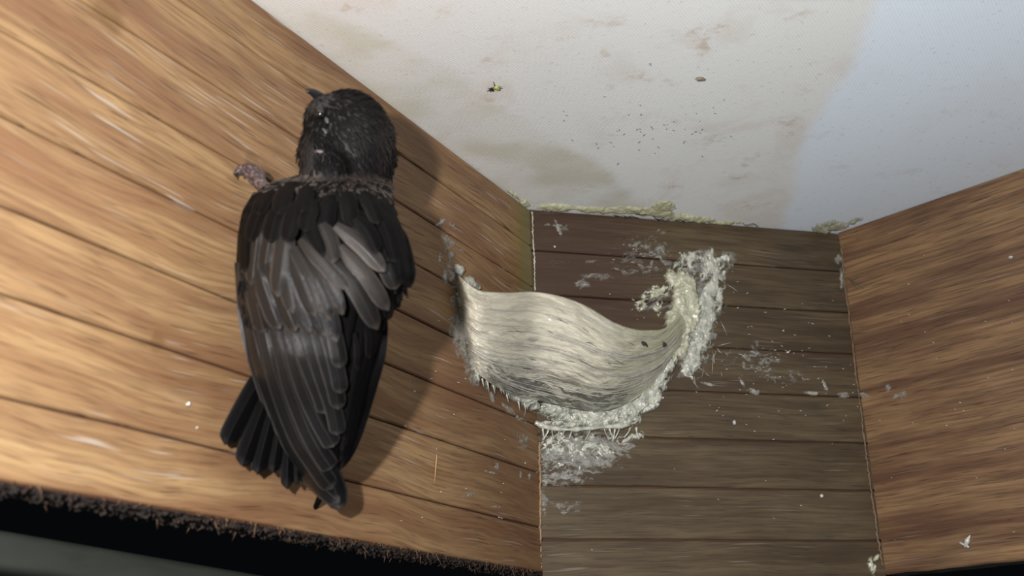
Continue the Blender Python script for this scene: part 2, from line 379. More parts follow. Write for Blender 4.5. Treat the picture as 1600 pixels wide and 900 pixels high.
# ------------------------------------------------------------------ far beam beneath the left board
be = MB()
dz = hit(0, 822, 'left', -.075); zt = dz[2]
p0 = hit(-40, 815, 'left', -.075); p1 = hit(470, 905, 'left', -.075); dirb = (p1 - p0) / np.linalg.norm(p1 - p0)
p0 = p0 - dirb * .05; p1 = p1 + dirb * .25
T = dirb; U = np.array([0, 0, 1.0]); V = np.cross(T, U); V /= np.linalg.norm(V); U = np.cross(V, T)
prof = []
for k in range(24):
    a = k / 24 * 2 * math.pi; c, s = math.cos(a), math.sin(a)
    prof.append((np.sign(c) * abs(c) ** .5 * .009, np.sign(s) * abs(s) ** .5 * .0055 - .0075))
G = np.array([[p + V * a + U * b for a, b in prof] for p in [p0 + (p1 - p0) * t for t in np.linspace(0, 1, 12)]])
be.grid(G, close=True)
bo = link('metal_rail', be.mesh('metal_rail'), M_beam, label='blurred grey-green rail in the dark below the left board', category='rail')

# ------------------------------------------------------------------ lacy relief patches (dried saliva, crust)
LOCF = {'left': wl, 'mid': wm}
def relief(name, wall, blobs, height, mat, parent=None, amp=.55, fx=14, fy=14, ang=0, step=1.15, seed=1, **props):
    B = np.array([b[:4] for b in blobs], float)
    x0 = (B[:, 0] - B[:, 2:4].max(1)).min() - 8; x1 = (B[:, 0] + B[:, 2:4].max(1)).max() + 8
    y0 = (B[:, 1] - B[:, 2:4].max(1)).min() - 8; y1 = (B[:, 1] + B[:, 2:4].max(1)).max() + 8
    GX, GY = np.meshgrid(np.arange(x0, x1, step), np.arange(y0, y1, step), indexing='ij')
    m_ = np.full(GX.shape, -2.0)
    for b in blobs:
        a = math.radians(b[4] if len(b) > 4 else 0); s_ = b[5] if len(b) > 5 else 1.0
        dx, dy = GX - b[0], GY - b[1]
        u = (dx * math.cos(a) + dy * math.sin(a)) / b[2]; v = (-dx * math.sin(a) + dy * math.cos(a)) / b[3]
        m_ = np.maximum(m_, (1 - (u * u + v * v)) * s_)
    a = math.radians(ang); wx = GX + (fbm(GX / 18, GY / 18, seed + 50) - .5) * 22; wy = GY + (fbm(GX / 18, GY / 18, seed + 90) - .5) * 22
    u = (wx * math.cos(a) + wy * math.sin(a)) / fx; v = (-wx * math.sin(a) + wy * math.cos(a)) / fy
    nz = .62 * fbm(u, v, seed, 5) + .38 * fbm(u * 3.1, v * 3.1, seed + 23, 3); rid = 1 - np.abs(fbm(u * 1.7, v * 1.7, seed + 7, 3) - .5) * 5
    f = m_ - amp + (nz - .5) * 6.0 * amp + (rid - .3) * .22 * amp
    fine = fbm(GX / 3.2, GY / 3.2, seed + 3, 3); sm_ = fbm(u * .9, v * .9, seed + 11, 2); H = np.where(f > 0, np.tanh(f * 1.3) * height * (.35 + .9 * sm_ + .14 * (fine - .5) + .18 * np.clip(rid, 0, 1)), np.maximum(f, -1) * height * .8 - .00003)
    if wall == 'corner':
        tl, tm = depth(GX, GY, 'left'), depth(GX, GY, 'mid'); isl = (tl < tm) & (tl > 0)
        tt = np.where(isl, tl, tm); Pn = CAM + ray(GX, GY) * tt[..., None]
        Nn = np.where(isl[..., None], NL, NM); Pn = Pn + Nn * H[..., None]
    else: Pn = hit(GX, GY, wall) + PL[wall][1] * H[..., None]
    a_, b_ = GX.shape; fm = np.maximum.reduce([f[:-1, :-1], f[1:, :-1], f[1:, 1:], f[:-1, 1:]]) > 0
    # keep away from the far side of the walls
    I = np.argwhere(fm); idx = -np.ones(a_ * b_, int); fs = []
    q = np.stack([I[:, 0] * b_ + I[:, 1], (I[:, 0] + 1) * b_ + I[:, 1], (I[:, 0] + 1) * b_ + I[:, 1] + 1, I[:, 0] * b_ + I[:, 1] + 1], 1)
    us = np.unique(q); idx[us] = np.arange(len(us)); q = idx[q][:, ::-1]
    thick = np.clip(f * 1.7, 0, 1).reshape(-1)[us]; mb = MB(); mb.add(Pn.reshape(-1, 3)[us], q.tolist(), None, np.repeat(thick[:, None], 3, 1))
    loc = props.pop('loc', None)
    return link(name, mb.mesh(name), mat, parent, **props)
def wander(p, q, n=10, amp=3, seed=0):
    r = np.random.default_rng(seed); t = np.linspace(0, 1, n)[:, None]
    return np.array(p) * (1 - t) + np.array(q) * t + np.cumsum(r.normal(0, amp / 3, (n, 2)), 0) * np.sin(t * np.pi)

# ------------------------------------------------------------------ the nest
nest = empty('bird_nest', hit(838, 640, 'mid'), 'ivory half-cup nest of hardened saliva strands glued in the board corner', 'nest')
TOP = [(716, 433), (731, 444), (750, 456), (790, 459), (835, 458), (880, 466), (920, 482), (955, 503), (985, 515), (1012, 518), (1040, 514), (1066, 488)]
BOT = [(742, 580), (752, 588), (768, 600), (790, 612), (818, 622), (850, 628), (885, 636), (920, 642), (950, 641), (980, 630), (1015, 606), (1052, 556)]
NU, NV = 220, 120
T_ = spline(TOP, NU); Bt = spline(BOT, NU)
uu = np.linspace(0, 1, NU)[:, None]; vv = np.linspace(0, 1, NV)[None, :]
bel = np.sin(np.pi * vv) * (4 - 8 * uu)
PX = T_[:, 0][:, None] * (1 - vv) + Bt[:, 0][:, None] * vv + (np.sin(np.pi * vv) * np.interp(uu, [0, .1, .85, 1], [-4, -6, 6, 12]))
PY = T_[:, 1][:, None] * (1 - vv) + Bt[:, 1][:, None] * vv
tl, tm = depth(PX, PY, 'left'), depth(PX, PY, 'mid')
# distance the cup stands out of the corner, measured to the two walls it hangs between
k_ = 260.0
tw = -np.log(np.exp(-k_ * tl) + np.exp(-k_ * tm)) / k_
uprof = np.sin(np.pi * np.clip(uu * .985 + .0075, 0, 1)) ** .75
vprof = np.interp(vv, [0, .12, .3, .5, .7, .85, 1], [.90, .97, 1.0, .93, .74, .50, .20])
bulge = .036 * uprof * vprof
rd = fbm(uu * 7 + vv * 2, vv * 24 + np.sin(uu * 7) * 1.6 + fbm(uu * 5, vv * 4, 77, 3) * 5, 21, 4); rd2 = fbm(uu * 22, vv * 95 + uu * 9, 33, 3); lump = fbm(uu * 6, vv * 5, 44, 3)
disp = (rd - .5) * .0022 + (rd2 - .5) * .0005 + (lump - .5) * .006
edgef = np.minimum(1, np.minimum(uu, 1 - uu) * 14)
DP = tw - .0012 - bulge - disp * edgef
outer = CAM + ray(PX, PY) * DP[..., None]
th = .0022 + .002 * vv * np.ones_like(uu)
inner = CAM + ray(PX, PY - (1 - vv) * 1.0) * (DP + th + (lump - .5) * .0015)[..., None]
full = np.concatenate([inner[:, ::-1], (inner[:, :1] + outer[:, :1]) / 2 + np.array([0, 0, .0005]), outer], 1)
vfull = np.concatenate([np.broadcast_to(vv, (NU, NV))[:, ::-1], np.zeros((NU, 1)), np.broadcast_to(vv, (NU, NV))], 1)
m = MB(); m.grid(full, uv=np.stack([np.broadcast_to(uu, vfull.shape), vfull], -1))
link('cup', m.mesh('cup'), M_nest, nest)
def on_nest(u, v):
    i = np.clip(u * (NU - 1), 0, NU - 1.001); j = np.clip(v * (NV - 1), 0, NV - 1.001)
    a, b = i.astype(int), j.astype(int); f, g = (i - a)[:, None], (j - b)[:, None]
    return (outer[a, b] * (1 - f) + outer[a + 1, b] * f) * (1 - g) + (outer[a, b + 1] * (1 - f) + outer[a + 1, b + 1] * f) * g
m = MB(); r = np.random.default_rng(8)
toc = -RM[2]
for k in range(70):
    u0 = r.random() * .8; u1 = min(.985, u0 + .12 + .45 * r.random()); v0 = r.random() ** .8 * .9 + .005
    n = 18; u = np.linspace(u0, u1, n); v = v0 + (u - u0) * r.normal(.0, .10) + np.sin(u * r.uniform(4, 12) + r.random() * 6) * .012
    v = np.clip(v, .003, .97)
    env = np.sin(np.linspace(0, np.pi, n)) ** .5
    m.tube(on_nest(u, v) + toc * .00012, (.00010 + .00016 * r.random()) * env + .00003, 5)
link('strands', m.mesh('strands'), saliva('strand_saliva', rgb(.36, .34, .28), rgb(.50, .47, .40)), nest, kind='stuff')
# dark fibres caught in the wall and small holes
m = MB()
for k in range(40):
    u0 = r.choice([r.uniform(.22, .8), r.uniform(.3, .62)]); v0 = r.choice([r.uniform(.15, .75), r.uniform(.8, .96)])
    L = r.uniform(.02, .08); n = 8; u = np.linspace(u0, u0 + L, n); v = v0 + (u - u0) * r.normal(.2, .5) + r.normal(0, .002, n)
    m.tube(on_nest(u, np.clip(v, .01, .98)) + toc * .0001, np.sin(np.linspace(.2, 3, n)) * .00010 + .00002, 4)
link('feather_fibres', m.mesh('feather_fibres'), plain('dark_fibre', rgb(.035, .035, .035), .5).m, nest, kind='stuff', label='dark grey feather fibres caught in the saliva')
def nest_px(px, py):
    d = (proj(outer)[0] - px) ** 2 + (proj(outer)[1] - py) ** 2; i = np.unravel_index(d.argmin(), d.shape); return outer[i]
for (px, py, sx, sy) in ((1003, 537, 5.5, 3), (1010, 540, 2, 2), (1036, 538, 4, 3.2)):
    m = MB(); c = nest_px(px, py) + toc * .0001; a = np.linspace(0, 2 * np.pi, 15)[:-1]
    s = .45 / F; rr = 1 + .25 * rng.random(14)
    G = np.array([[c + RM[0] * np.cos(t) * sx * s * k * q - RM[1] * np.sin(t) * sy * s * k * q - toc * (.0 if k > .5 else .0) + toc * .00025 * (1 - k) for t, q in zip(a, rr)] for k in (1.15, .9, .5, .05)])
    m.grid(G, close=True); link('hole', m.mesh('hole'), plain('hole_dark', rgb(.012, .014, .008), .8).m, nest)
# anchor pads and the crust beneath
relief('left_anchor_pad'.replace('left_', ''), 'left', [(733, 445, 20, 16, 30, 1.6), (724, 470, 12, 40, 0, 1.3), (733, 520, 9, 55, -3, 1.2), (742, 575, 11, 26, -10, 1.1), (716, 425, 7, 16, -15, 1.1)], .0024, M_sheet, nest, amp=.35, seed=3, label='pale pad gluing the nest to the left board')
relief('anchor_pad', 'mid', [(1070, 470, 24, 55, -8, 2.6), (1064, 500, 28, 34, 0, 2.6), (1054, 535, 26, 44, 20, 2.0), (1050, 440, 16, 26, -20, 1.4)], .0040, M_sheetg, nest, amp=.4, seed=5, label='yellow-green pad gluing the nest to the back board')
relief('fringe', 'mid', [(1096, 500, 24, 66, 4, 1.7), (1082, 560, 18, 46, 18, 1.8), (1112, 460, 20, 44, 0, 1.3), (1075, 420, 22, 34, -20, 1.0), (1085, 403, 40, 11, 8, 1.3), (1112, 415, 12, 40, -12, 1.4), (1130, 403, 20, 9, 0, 1.1), (1110, 430, 34, 44, 0, .8)], .0016, M_sheet, nest, amp=.55, fx=9, fy=16, seed=6, label='white lacy saliva fringe on the back board')
relief('fringe', 'mid', [(1015, 462, 30, 10, -10, .9), (1000, 478, 14, 20, 30, .8), (1035, 455, 22, 14, 0, 1.1), (1028, 480, 10, 22, 10, .8)], .0012, M_sheetg, nest, amp=.6, fx=9, fy=7, seed=9)
relief('wet_film', 'mid', [(1088, 500, 44, 100, 6, 1.5), (1100, 410, 50, 26, 0, 1.2), (1030, 470, 40, 26, 0, 1.0)], .0004, M_film, nest, amp=.5, fx=14, fy=8, seed=61, label='thin milky film around the right anchor')
relief('wet_film', 'left', [(722, 500, 22, 90, 0, 1.3), (735, 570, 20, 40, -10, 1.2)], .0004, M_film, nest, amp=.5, fx=9, fy=12, seed=62)
# crust under the cup
relief('crust', 'corner', [(985, 625, 60, 38, -32, 2.2), (930, 648, 80, 24, 0, 2.2), (870, 640, 46, 18, 8, 1.8), (812, 622, 36, 14, 35, 1.7), (785, 598, 30, 12, 45, 1.6), (1020, 595, 26, 34, 20, 1.8), (1035, 570, 20, 30, 20, 1.5)], .0042, M_sheet, nest, amp=.5, fx=10, fy=12, seed=12, label='whitish crust under the cup')
relief('crust', 'mid', [(915, 664, 78, 9, 1, 1.6), (970, 656, 36, 16, -10, 1.4), (870, 662, 40, 5, 3, 1.4)], .0030, M_sheet, nest, amp=.4, fx=16, fy=8, seed=14)
relief('lace', 'mid', [(915, 700, 62, 24, 0, 1.0), (870, 690, 32, 28, 0, .9), (960, 688, 40, 12, -10, .8), (998, 680, 20, 8, 0, .8), (880, 725, 45, 12, 0, .65)], .0007, M_sheet, nest, amp=.62, fx=7, fy=6, seed=15)
relief('wet_film', 'mid', [(915, 705, 85, 40, -5, 1.3), (880, 740, 50, 25, 0, 1.0)], .0003, M_film, nest, amp=.5, fx=16, fy=4, seed=16, label='thin glossy film below the nest')
# bridging threads that hang in loops off the crust
m = MB(); r = np.random.default_rng(5)
def P3(p, n0_, n1_, wall='mid'):
    p = np.array(p); nn = np.linspace(n0_, n1_, len(p)); nn = nn + np.sin(np.linspace(0, np.pi, len(p))) * .0006
    return np.array([hit(a, b, wall, c) for (a, b), c in zip(p, nn)])
m.tube(P3(spline([(836, 660), (850, 666), (880, 671), (910, 670), (945, 667), (985, 664)], 30), .002, .003), .0004 + .0011 * vnoise(np.arange(30) * .45, np.zeros(30), 3), 7)
for x, L, b in ((848, 16, 2), (858, 20, -10), (862, 18, 3), (874, 18, -3), (884, 14, -8), (894, 18, -5), (908, 6, 2), (923, 20, -9), (944, 20, 8), (952, 16, 6), (961, 22, -4), (968, 18, -8), (985, 16, -10), (994, 18, 4)):
    q = spline([(x, 668), (x + b * .3, 668 + L * .45), (x + b, 668 + L)], 10)
    m.tube(P3(q, .0018, .0003), np.interp(np.linspace(0, 1, 10), [0, .5, 1], [.0005, .00022, .00042]) * r.uniform(.7, 1.4), 6)
for k in range(150):     # spiky bristles of the crust
    x = r.uniform(850, 1005); y = r.uniform(640, 666) - abs(x - 925) * .06; a = r.uniform(0, 6.28); L = r.uniform(5, 13)
    c = hit(x, y, 'mid', .0025); d = hit(x + math.cos(a) * L, y + math.sin(a) * L * .7, 'mid', .0045 * r.random() + .001)
    m.tube([c, (c + d) / 2 + r.normal(0, .0002, 3), d], [.00022, .00015, .00004], 5)
for k in range(110):     # fine threads around the right anchor
    x = r.normal(1082, 22); y = r.uniform(405, 590); a = r.normal(1.5, .7); L = r.uniform(8, 26)
    q = [(x, y), (x + math.cos(a) * L * .5 + r.normal(0, 2), y + math.sin(a) * L * .5), (x + math.cos(a) * L, y + math.sin(a) * L)]
    m.tube([hit(q[0][0], q[0][1], 'mid', .0012), hit(q[1][0], q[1][1], 'mid', .0012), hit(q[2][0], q[2][1], 'mid', .0001)], [.00006, .00014, .00004], 4)
for k in range(26):      # fibres along the left edge of the cup
    x = r.uniform(742, 830); y = 578 + (x - 742) * .62 + r.uniform(-4, 8); L = r.uniform(8, 22)
    q = [hit(x, y, 'left', .0022), hit(x + 2, y + L * .5, 'left', .0012), hit(x + 4 + r.normal(0, 2), y + L, 'left', .0001)]
    m.tube(q, [.00035, .0002, .00006], 5)
link('threads', m.mesh('threads'), M_sal, nest, kind='stuff')

# ------------------------------------------------------------------ dried saliva elsewhere on the boards
def smear(name, wall, blobs, h, mat, label, cat='smear', group=None, **kw):
    b = blobs[0]; c = hit(b[0], b[1], 'mid' if wall == 'corner' else wall)
    o = relief(name, wall, blobs, h, mat, None, **kw); o['label'] = label; o['category'] = cat
    if group: o['group'] = group
    return o
smear('saliva_smear', 'left', [(703, 425, 9, 26, -12, 1.1), (690, 348, 16, 7, -30, 1.0), (706, 352, 14, 5, 50, .8), (700, 385, 12, 32, -10, .75), (712, 385, 24, 12, 30, .6), (692, 400, 5, 26, 8, .8)], .0007, M_film, 'translucent ragged smear on left board between bird and nest tip', seed=21, amp=.5, fx=7, fy=10)
smear('saliva_smear', 'left', [(695, 432, 5, 15, -10, 1.3), (690, 347, 11, 4, -40, 1.2), (716, 425, 4, 12, -10, 1.2), (686, 402, 2.5, 16, 6, 1.0)], .0008, M_thin, 'thin whitish drip streaks left of the upper nest tip', seed=22, amp=.35, fx=9, fy=9)
smear('saliva_smear', 'left', [(716, 500, 10, 30, 5, .9), (706, 505, 5, 24, 10, .9), (724, 545, 6, 24, 0, .9)], .0006, M_film, 'translucent film on left board along the lower left of the nest', seed=23, amp=.45, fx=8, fy=9)
smear('saliva_smear', 'left', [(742, 588, 4, 14, 5, 1.2), (757, 598, 4, 18, -25, 1.1), (768, 620, 4, 14, -20, 1.1), (795, 640, 18, 5, 40, .9), (813, 655, 15, 6, 30, .9)], .0007, M_thin, 'short pale drips on left board under the nest', seed=24, amp=.4, fx=7, fy=9)
smear('saliva_smear', 'left', [(775, 727, 5, 9, -15, 1.0), (766, 738, 16, 3, 12, .9), (813, 742, 2.5, 9, 0, 1.2), (827, 744, 2.5, 8, 0, 1.2), (735, 772, 18, 5, -20, .7), (775, 792, 14, 3, 5, .7), (820, 690, 16, 18, 0, .55)], .0005, M_thin, 'scattered small pale flecks low on left board near the corner', seed=25, amp=.42, fx=7, fy=6, kind='stuff')
smear('saliva_smear', 'mid', [(1107, 600, 14, 3.5, 12, 1.2), (1160, 598, 3, 12, -30, .9), (1178, 612, 14, 6, 8, 1.1)], .0006, M_thin, 'small white smears along the groove right of the nest', seed=26, amp=.4, fx=8, fy=6)
smear('saliva_smear', 'mid', [(1270, 614, 18, 4, 4, 1.2), (1288, 600, 3, 14, -28, 1.0), (1318, 617, 14, 6, 2, 1.2)], .0007, M_thin, 'white smears in the groove at right end of back board', seed=27, amp=.4, fx=8, fy=6)
smear('saliva_smear', 'right', [(1348, 617, 18, 5, 4, 1.2), (1405, 618, 14, 12, 0, .75), (1388, 606, 6, 8, 0, .8)], .0006, M_film, 'pale smear on right board level with groove smears', seed=28, amp=.42, fx=8, fy=6)
smear('saliva_smear', 'mid', [(1310, 405, 8, 10, 0, 1.1), (1315, 440, 4, 26, -3, 1.0)], .0010, M_thin, 'whitish ragged seam filling high in the right hand corner', seed=29, amp=.45, fx=6, fy=8)
smear('saliva_smear', 'mid', [(1362, 885, 7, 18, -12, 1.3), (1368, 872, 5, 12, 20, 1.2)], .0016, M_sheetg, 'cream coloured splintery lump at the foot of the right corner', seed=30, amp=.4, fx=5, fy=9)
smear('saliva_smear', 'mid', [(870, 352, 26, 3, 3, .8), (872, 356, 4, 18, -25, .95), (880, 358, 12, 5, 0, .7)], .0004, M_film, 'hooked faint smear on back board beneath left glue bead', seed=31, amp=.42, fx=8, fy=5)
smear('saliva_smear', 'mid', [(945, 432, 50, 8, 0, .75), (910, 445, 16, 10, 0, .7), (975, 425, 30, 8, 0, .65), (900, 410, 60, 5, 0, .55)], .0003, M_film, 'faint whitish streaks on back board above the nest rim', seed=32, amp=.5, fx=16, fy=4)
smear('saliva_smear', 'mid', [(1010, 400, 60, 40, 0, .6), (1180, 560, 60, 30, 0, .52), (1230, 590, 70, 12, 0, .55)], .0002, M_film, 'faint flecks scattered over back board right of the nest', seed=34, amp=.52, fx=12, fy=4, kind='stuff')
smear('saliva_film', 'mid', [(850, 770, 9, 55, 0, .8), (880, 790, 40, 14, 0, .7), (853, 715, 8, 26, 0, 1.0)], .0003, M_film, 'glossy film at left edge of back board under the nest', cat='film', seed=33, amp=.5, fx=10, fy=5)
# glue along the ceiling joint
smear('glue_bead', 'ceil', [(870, 324, 50, 6, 2, 1.4), (940, 328, 60, 6, 3, 1.4), (1010, 331, 60, 8, 5, 1.3), (1035, 324, 22, 12, -10, .9), (1080, 342, 50, 7, 5, 1.3), (1130, 348, 40, 4, 3, 1.1), (800, 302, 20, 4, 38, .9), (822, 318, 16, 7, 30, 1.2)],   .0011, M_glue, 'yellowish dried bead along the ceiling joint above the nest', cat='bead', seed=41, amp=.42, fx=16, fy=7)
smear('glue_lump', 'ceil', [(1300, 352, 30, 10, -4, 1.5), (1285, 358, 20, 9, 0, 1.4), (1335, 345, 26, 5, -20, .9)], .0016, M_sheetg, 'cream glossy lump in the right ceiling corner', cat='bead', seed=42, amp=.4, fx=14, fy=7)
# grains of dust and saliva spray stuck to the boards
m = MB(); r = np.random.default_rng(99)
for k in range(300):
    if k % 2: continue
    if k < 130: wl_, x, y = 'mid', r.uniform(1080, 1340), r.normal(575, 60)
    elif k < 180: wl_, x, y = 'right', r.uniform(1350, 1590), r.normal(600, 110)
    elif k < 240: wl_, x, y = 'mid', r.uniform(860, 1330), r.uniform(360, 870)
    else: wl_, x, y = 'left', r.uniform(600, 825), r.uniform(250, 830)
    if wl_ == 'mid' and (y < 375 or x > 1310 + (y - 370) * .13) or (wl_ == 'right' and y > 860) or (wl_ == 'left' and y < 180 + (x - 600) * .8): continue
    a = r.uniform(-.6, .6); L = r.uniform(.6, 2.6)
    m.tube(np.array([hit(x - math.cos(a) * L, y - math.sin(a) * L, wl_, .0001), hit(x, y, wl_, .00022), hit(x + math.cos(a) * L, y + math.sin(a) * L, wl_, .0001)]), [.00005, .00015 + .0001 * r.random(), .00005], 4)
link('dust_grains', m.mesh('dust_grains'), M_white, None, kind='stuff', label='tiny pale grains sprayed over the boards around the nest', category='dust')
# dark filaments in the bead
m = MB(); r = np.random.default_rng(12)
for (x, y, L) in ((972, 336, 14), (985, 337, 12), (1035, 341, 12), (1028, 338, 8), (1062, 344, 8), (1172, 351, 10), (1000, 333, 10)):
    q = wander((x - L, y), (x + L, y + 3), 9, 3, int(x)); m.tube(np.array([hit(a, b, 'ceil', .0024) for a, b in q]), .00018, 4)
link('dark_fibres', m.mesh('dark_fibres'), plain('fibre', rgb(.03, .03, .025), .6).m, None, kind='stuff', label='dark hair fibres stuck in the ceiling joint bead', category='fibres')
# yellow-white seam line between left and back boards
m = MB(); r = np.random.default_rng(2)
q = spline([(832, 330), (833, 370), (835, 410), (836, 455)], 60); ps = hit(q[:, 0], q[:, 1], 'mid', .0004)
m.tube(ps + r.normal(0, .00012, ps.shape), .00015 + .0003 * r.random(60), 5)
link('seam_filler', m.mesh('seam_filler'), M_salg, None, label='thin pale filler line in upper left corner joint', category='filler')
m = MB(); q = spline([(843, 690), (844, 750), (844, 820), (845, 888)], 80); ps = hit(q[:, 0], q[:, 1], 'mid', .0003)
m.tube(ps + r.normal(0, .00014, ps.shape), .0003 + .0004 * r.random(80), 5)
link('seam_filler', m.mesh('seam_filler'), plain('torn_edge', rgb(.24, .15, .08), .6).m, None, label='ragged brown filler line in lower left corner joint', category='filler')
m = MB(); q = spline([(1312, 372), (1320, 450), (1335, 570), (1350, 690), (1362, 780), (1378, 885)], 140); ps = hit(q[:, 0] + 1, q[:, 1], 'mid', .0002)
m.tube(ps + r.normal(0, .00016, ps.shape), .0002 + .0005 * r.random(140), 5)
link('seam_filler', m.mesh('seam_filler'), plain('torn_edge_right', rgb(.13, .08, .045), .6).m, None, label='ragged dark filler line down the right corner joint', category='filler')

# ------------------------------------------------------------------ crumbs, droppings, specks
def crumb(name, px, py, wall, r_px, mat, label, cat, seed, squash=(1, .8, .6), lumps=4):
    p = hit(px, py, wall); d = float(depth(px, py, wall)); s = r_px * .62 * d / F; r = np.random.default_rng(seed); bm = bmesh.new()
    for k in range(lumps):
        o = r.normal(0, .45, 3) if k else np.zeros(3); k_s = s * (1 if k == 0 else r.uniform(.4, .75))
        res = bmesh.ops.create_icosphere(bm, subdivisions=2, radius=1)
        for v in res['verts']:
            q = np.array(v.co) * k_s * np.array(squash) * (1 + .25 * math.sin(v.co.x * 5 + seed) * math.cos(v.co.y * 6)) + o * s
            N = PL[wall][1]; q = q - N * min(0, 0); v.co = Vector(q)
    me = bpy.data.meshes.new(name); bm.to_mesh(me); bm.free(); me.polygons.foreach_set('use_smooth', [True] * len(me.polygons))
    V = np.array([v.co for v in me.vertices]); N = PL[wall][1]; lo = (V @ N).min(); me.transform(Matrix.Translation(Vector(N * (-lo - .0001))))
    o = link(name, me, mat); o.location = Vector(p); o['label'] = label; o['category'] = cat
    if name == 'white_crumb': o['group'] = 'white crumbs stuck to the boards'
    return o
ib = empty('beetle', hit(773, 136, 'ceil'), 'tiny dark and yellow beetle on the ceiling left of the centre', 'insect')
for nm, ax, ay, mt, rp, sd in (('body', 776, 134, plain('beetle_yellow', rgb(.30, .31, .10), .3).m, 6, 1), ('head', 768, 138, plain('beetle_dark', rgb(.02, .02, .012), .3).m, 4, 2)):
    o = crumb(nm, ax, ay, 'ceil', rp * 1.5, mt, '', '', sd); del o['label']; del o['category']; o.parent = ib; o.matrix_parent_inverse = Matrix.Translation(ib.location).inverted()
m = MB()
for a, b in ((766, 144), (763, 139), (779, 141), (771, 128), (785, 138), (761, 143)): m.tube([hit(773, 136, 'ceil', .0008), hit((773 + a) / 2, (136 + b) / 2, 'ceil', .0012), hit(a, b, 'ceil', .0001)], .00012, 4)
link('legs', m.mesh('legs'), bpy.data.materials['beetle_dark'], ib)
crumb('dropping', 1095, 121, 'ceil', 9, plain('dropping_brown', rgb(.20, .17, .12), .6).m, 'small curled grey-brown dropping on ceiling right of the beetle', 'dropping', 5, (1.4, .6, .5), 6)
crumb('dropping', 1016, 99, 'ceil', 2.6, bpy.data.materials['dropping_brown'], 'tiny dark speck on ceiling between beetle and curled dropping', 'dropping', 6)
crumb('snail_shell', 1581, 403, 'right', 6, M_white, 'cream crumb with dark mouth on the right board near frame edge', 'crumb', 7, (1, 1, .7), 3).name = 'cream_crumb'
crumb('white_crumb', 293, 631, 'left', 5, M_white, 'white crumb on left board left of the tail', 'crumb', 8, (.7, .7, 1.1), 3)
crumb('white_crumb', 307, 668, 'left', 3, M_white, 'smaller white crumb just under the one left of the tail', 'crumb', 9)
crumb('white_crumb', 1147, 660, 'mid', 5, M_white, 'open white flake on back board below right of the nest', 'crumb', 10, (1, .5, 1.2), 5)
crumb('white_crumb', 1283, 775, 'mid', 5, M_white, 'bright square white crumb low on back board', 'crumb', 11, (1, .6, .9), 2)
crumb('white_crumb', 1251, 790, 'mid', 2.3, M_white, 'tiny white grain beside the square crumb', 'crumb', 12)
crumb('white_crumb', 1230, 551, 'mid', 4, M_white, 'small white grain in groove on right half of back board', 'crumb', 13)
crumb('white_crumb', 1223, 517, 'mid', 2.5, M_white, 'tiny white fleck above the grain in the groove', 'crumb', 14)
crumb('white_crumb', 866, 386, 'mid', 3, M_white, 'tiny grain on back board under the left glue bead', 'crumb', 15)
crumb('white_crumb', 646, 612, 'left', 3, M_white, 'tiny white grain on left board between bird and nest underside', 'crumb', 16)
crumb('white_crumb', 1345, 439, 'right', 3.5, M_film, 'faint pale grain high on right board by the corner', 'crumb', 17)
m = MB(); q = spline([(1516, 836), (1511, 846), (1507, 856)], 8); m.tube(hit(q[:, 0], q[:, 1], 'right', .0006), [.0002, .0004, .0007, .0011, .001, .0008, .0005, .0002], 7)
q = spline([(1500, 848), (1508, 852), (1514, 855)], 6); m.tube(hit(q[:, 0], q[:, 1], 'right', .0006), .0005, 6)
link('white_flake', m.mesh('white_flake'), M_white, None, label='hooked white flake low on the right board', category='crumb')
m = MB(); q = spline([(683, 708), (681, 730), (679, 755)], 8); m.tube(hit(q[:, 0], q[:, 1], 'left', .0005), [.00008, .00016, .0002, .0002, .00018, .00014, .0001, .00005], 5)
link('wood_sliver', m.mesh('wood_sliver'), plain('sliver', rgb(.45, .25, .11), .5).m, None, label='upright orange wood sliver on left board right of the wing tip', category='sliver')
m = MB(); r = np.random.default_rng(77)
for k in range(46):
    x, y = r.normal(1020, 75), r.normal(205, 26); x = np.clip(x, 880, 1200); a = r.uniform(-.9, .9); L = r.uniform(1.5, 5)
    m.tube(np.array([hit(x + math.cos(a) * L * t, y + math.sin(a) * L * t + (t - .5) ** 2 * 3, 'ceil', .0002) for t in (0, .5, 1)]), [.00006, .00012, .00005], 4)
link('hair_bits', m.mesh('hair_bits'), plain('hair', rgb(.06, .055, .05), .6).m, None, kind='stuff', label='short dark hair bits scattered on the ceiling above the nest', category='debris')
m = MB()
for (x0, y0, x1, y1) in ((1323, 433, 1350, 452), (1330, 440, 1342, 432), (1336, 445, 1350, 440), (1328, 438, 1338, 450)):
    m.tube(np.array([hit(x0 + (x1 - x0) * t, y0 + (y1 - y0) * t, 'right', .0003) for t in (0, .5, 1)]), [.0001, .0002, .0001], 4)
link('insect_remains', m.mesh('insect_remains'), bpy.data.materials['hair'], None, label='small dark insect remains high on right board near the corner', category='insect')

# ------------------------------------------------------------------ the bird
bird = empty('swiftlet', hit(450, 600, 'left'), 'blackish brown swiftlet clinging to the left board, seen from behind', 'bird')
SP = [(262, 535, 56, .029), (280, 528, 84, .029), (300, 510, 104, .029), (320, 503, 117, .029), (350, 503, 127, .029), (400, 505, 134, .029), (430, 506, 137, .029),
      (455, 504, 133, .028), (480, 497, 121, .027), (520, 492, 108, .025), (560, 488, 98, .0235), (600, 490, 86, .021), (640, 496, 73, .018), (700, 498, 54, .014), (740, 510, 42, .0115), (770, 523, 34, .0095), (800, 530, 30, .008), (830, 536, 14, .007)]
SPa = np.array(SP, float)
def spine(py):
    xc = np.interp(py, SPa[:, 0], SPa[:, 1]); r_ = np.interp(py, SPa[:, 0], SPa[:, 2]); n_ = np.interp(py, SPa[:, 0], SPa[:, 3])
    return xc, r_, depth(xc, py, 'left', n_)
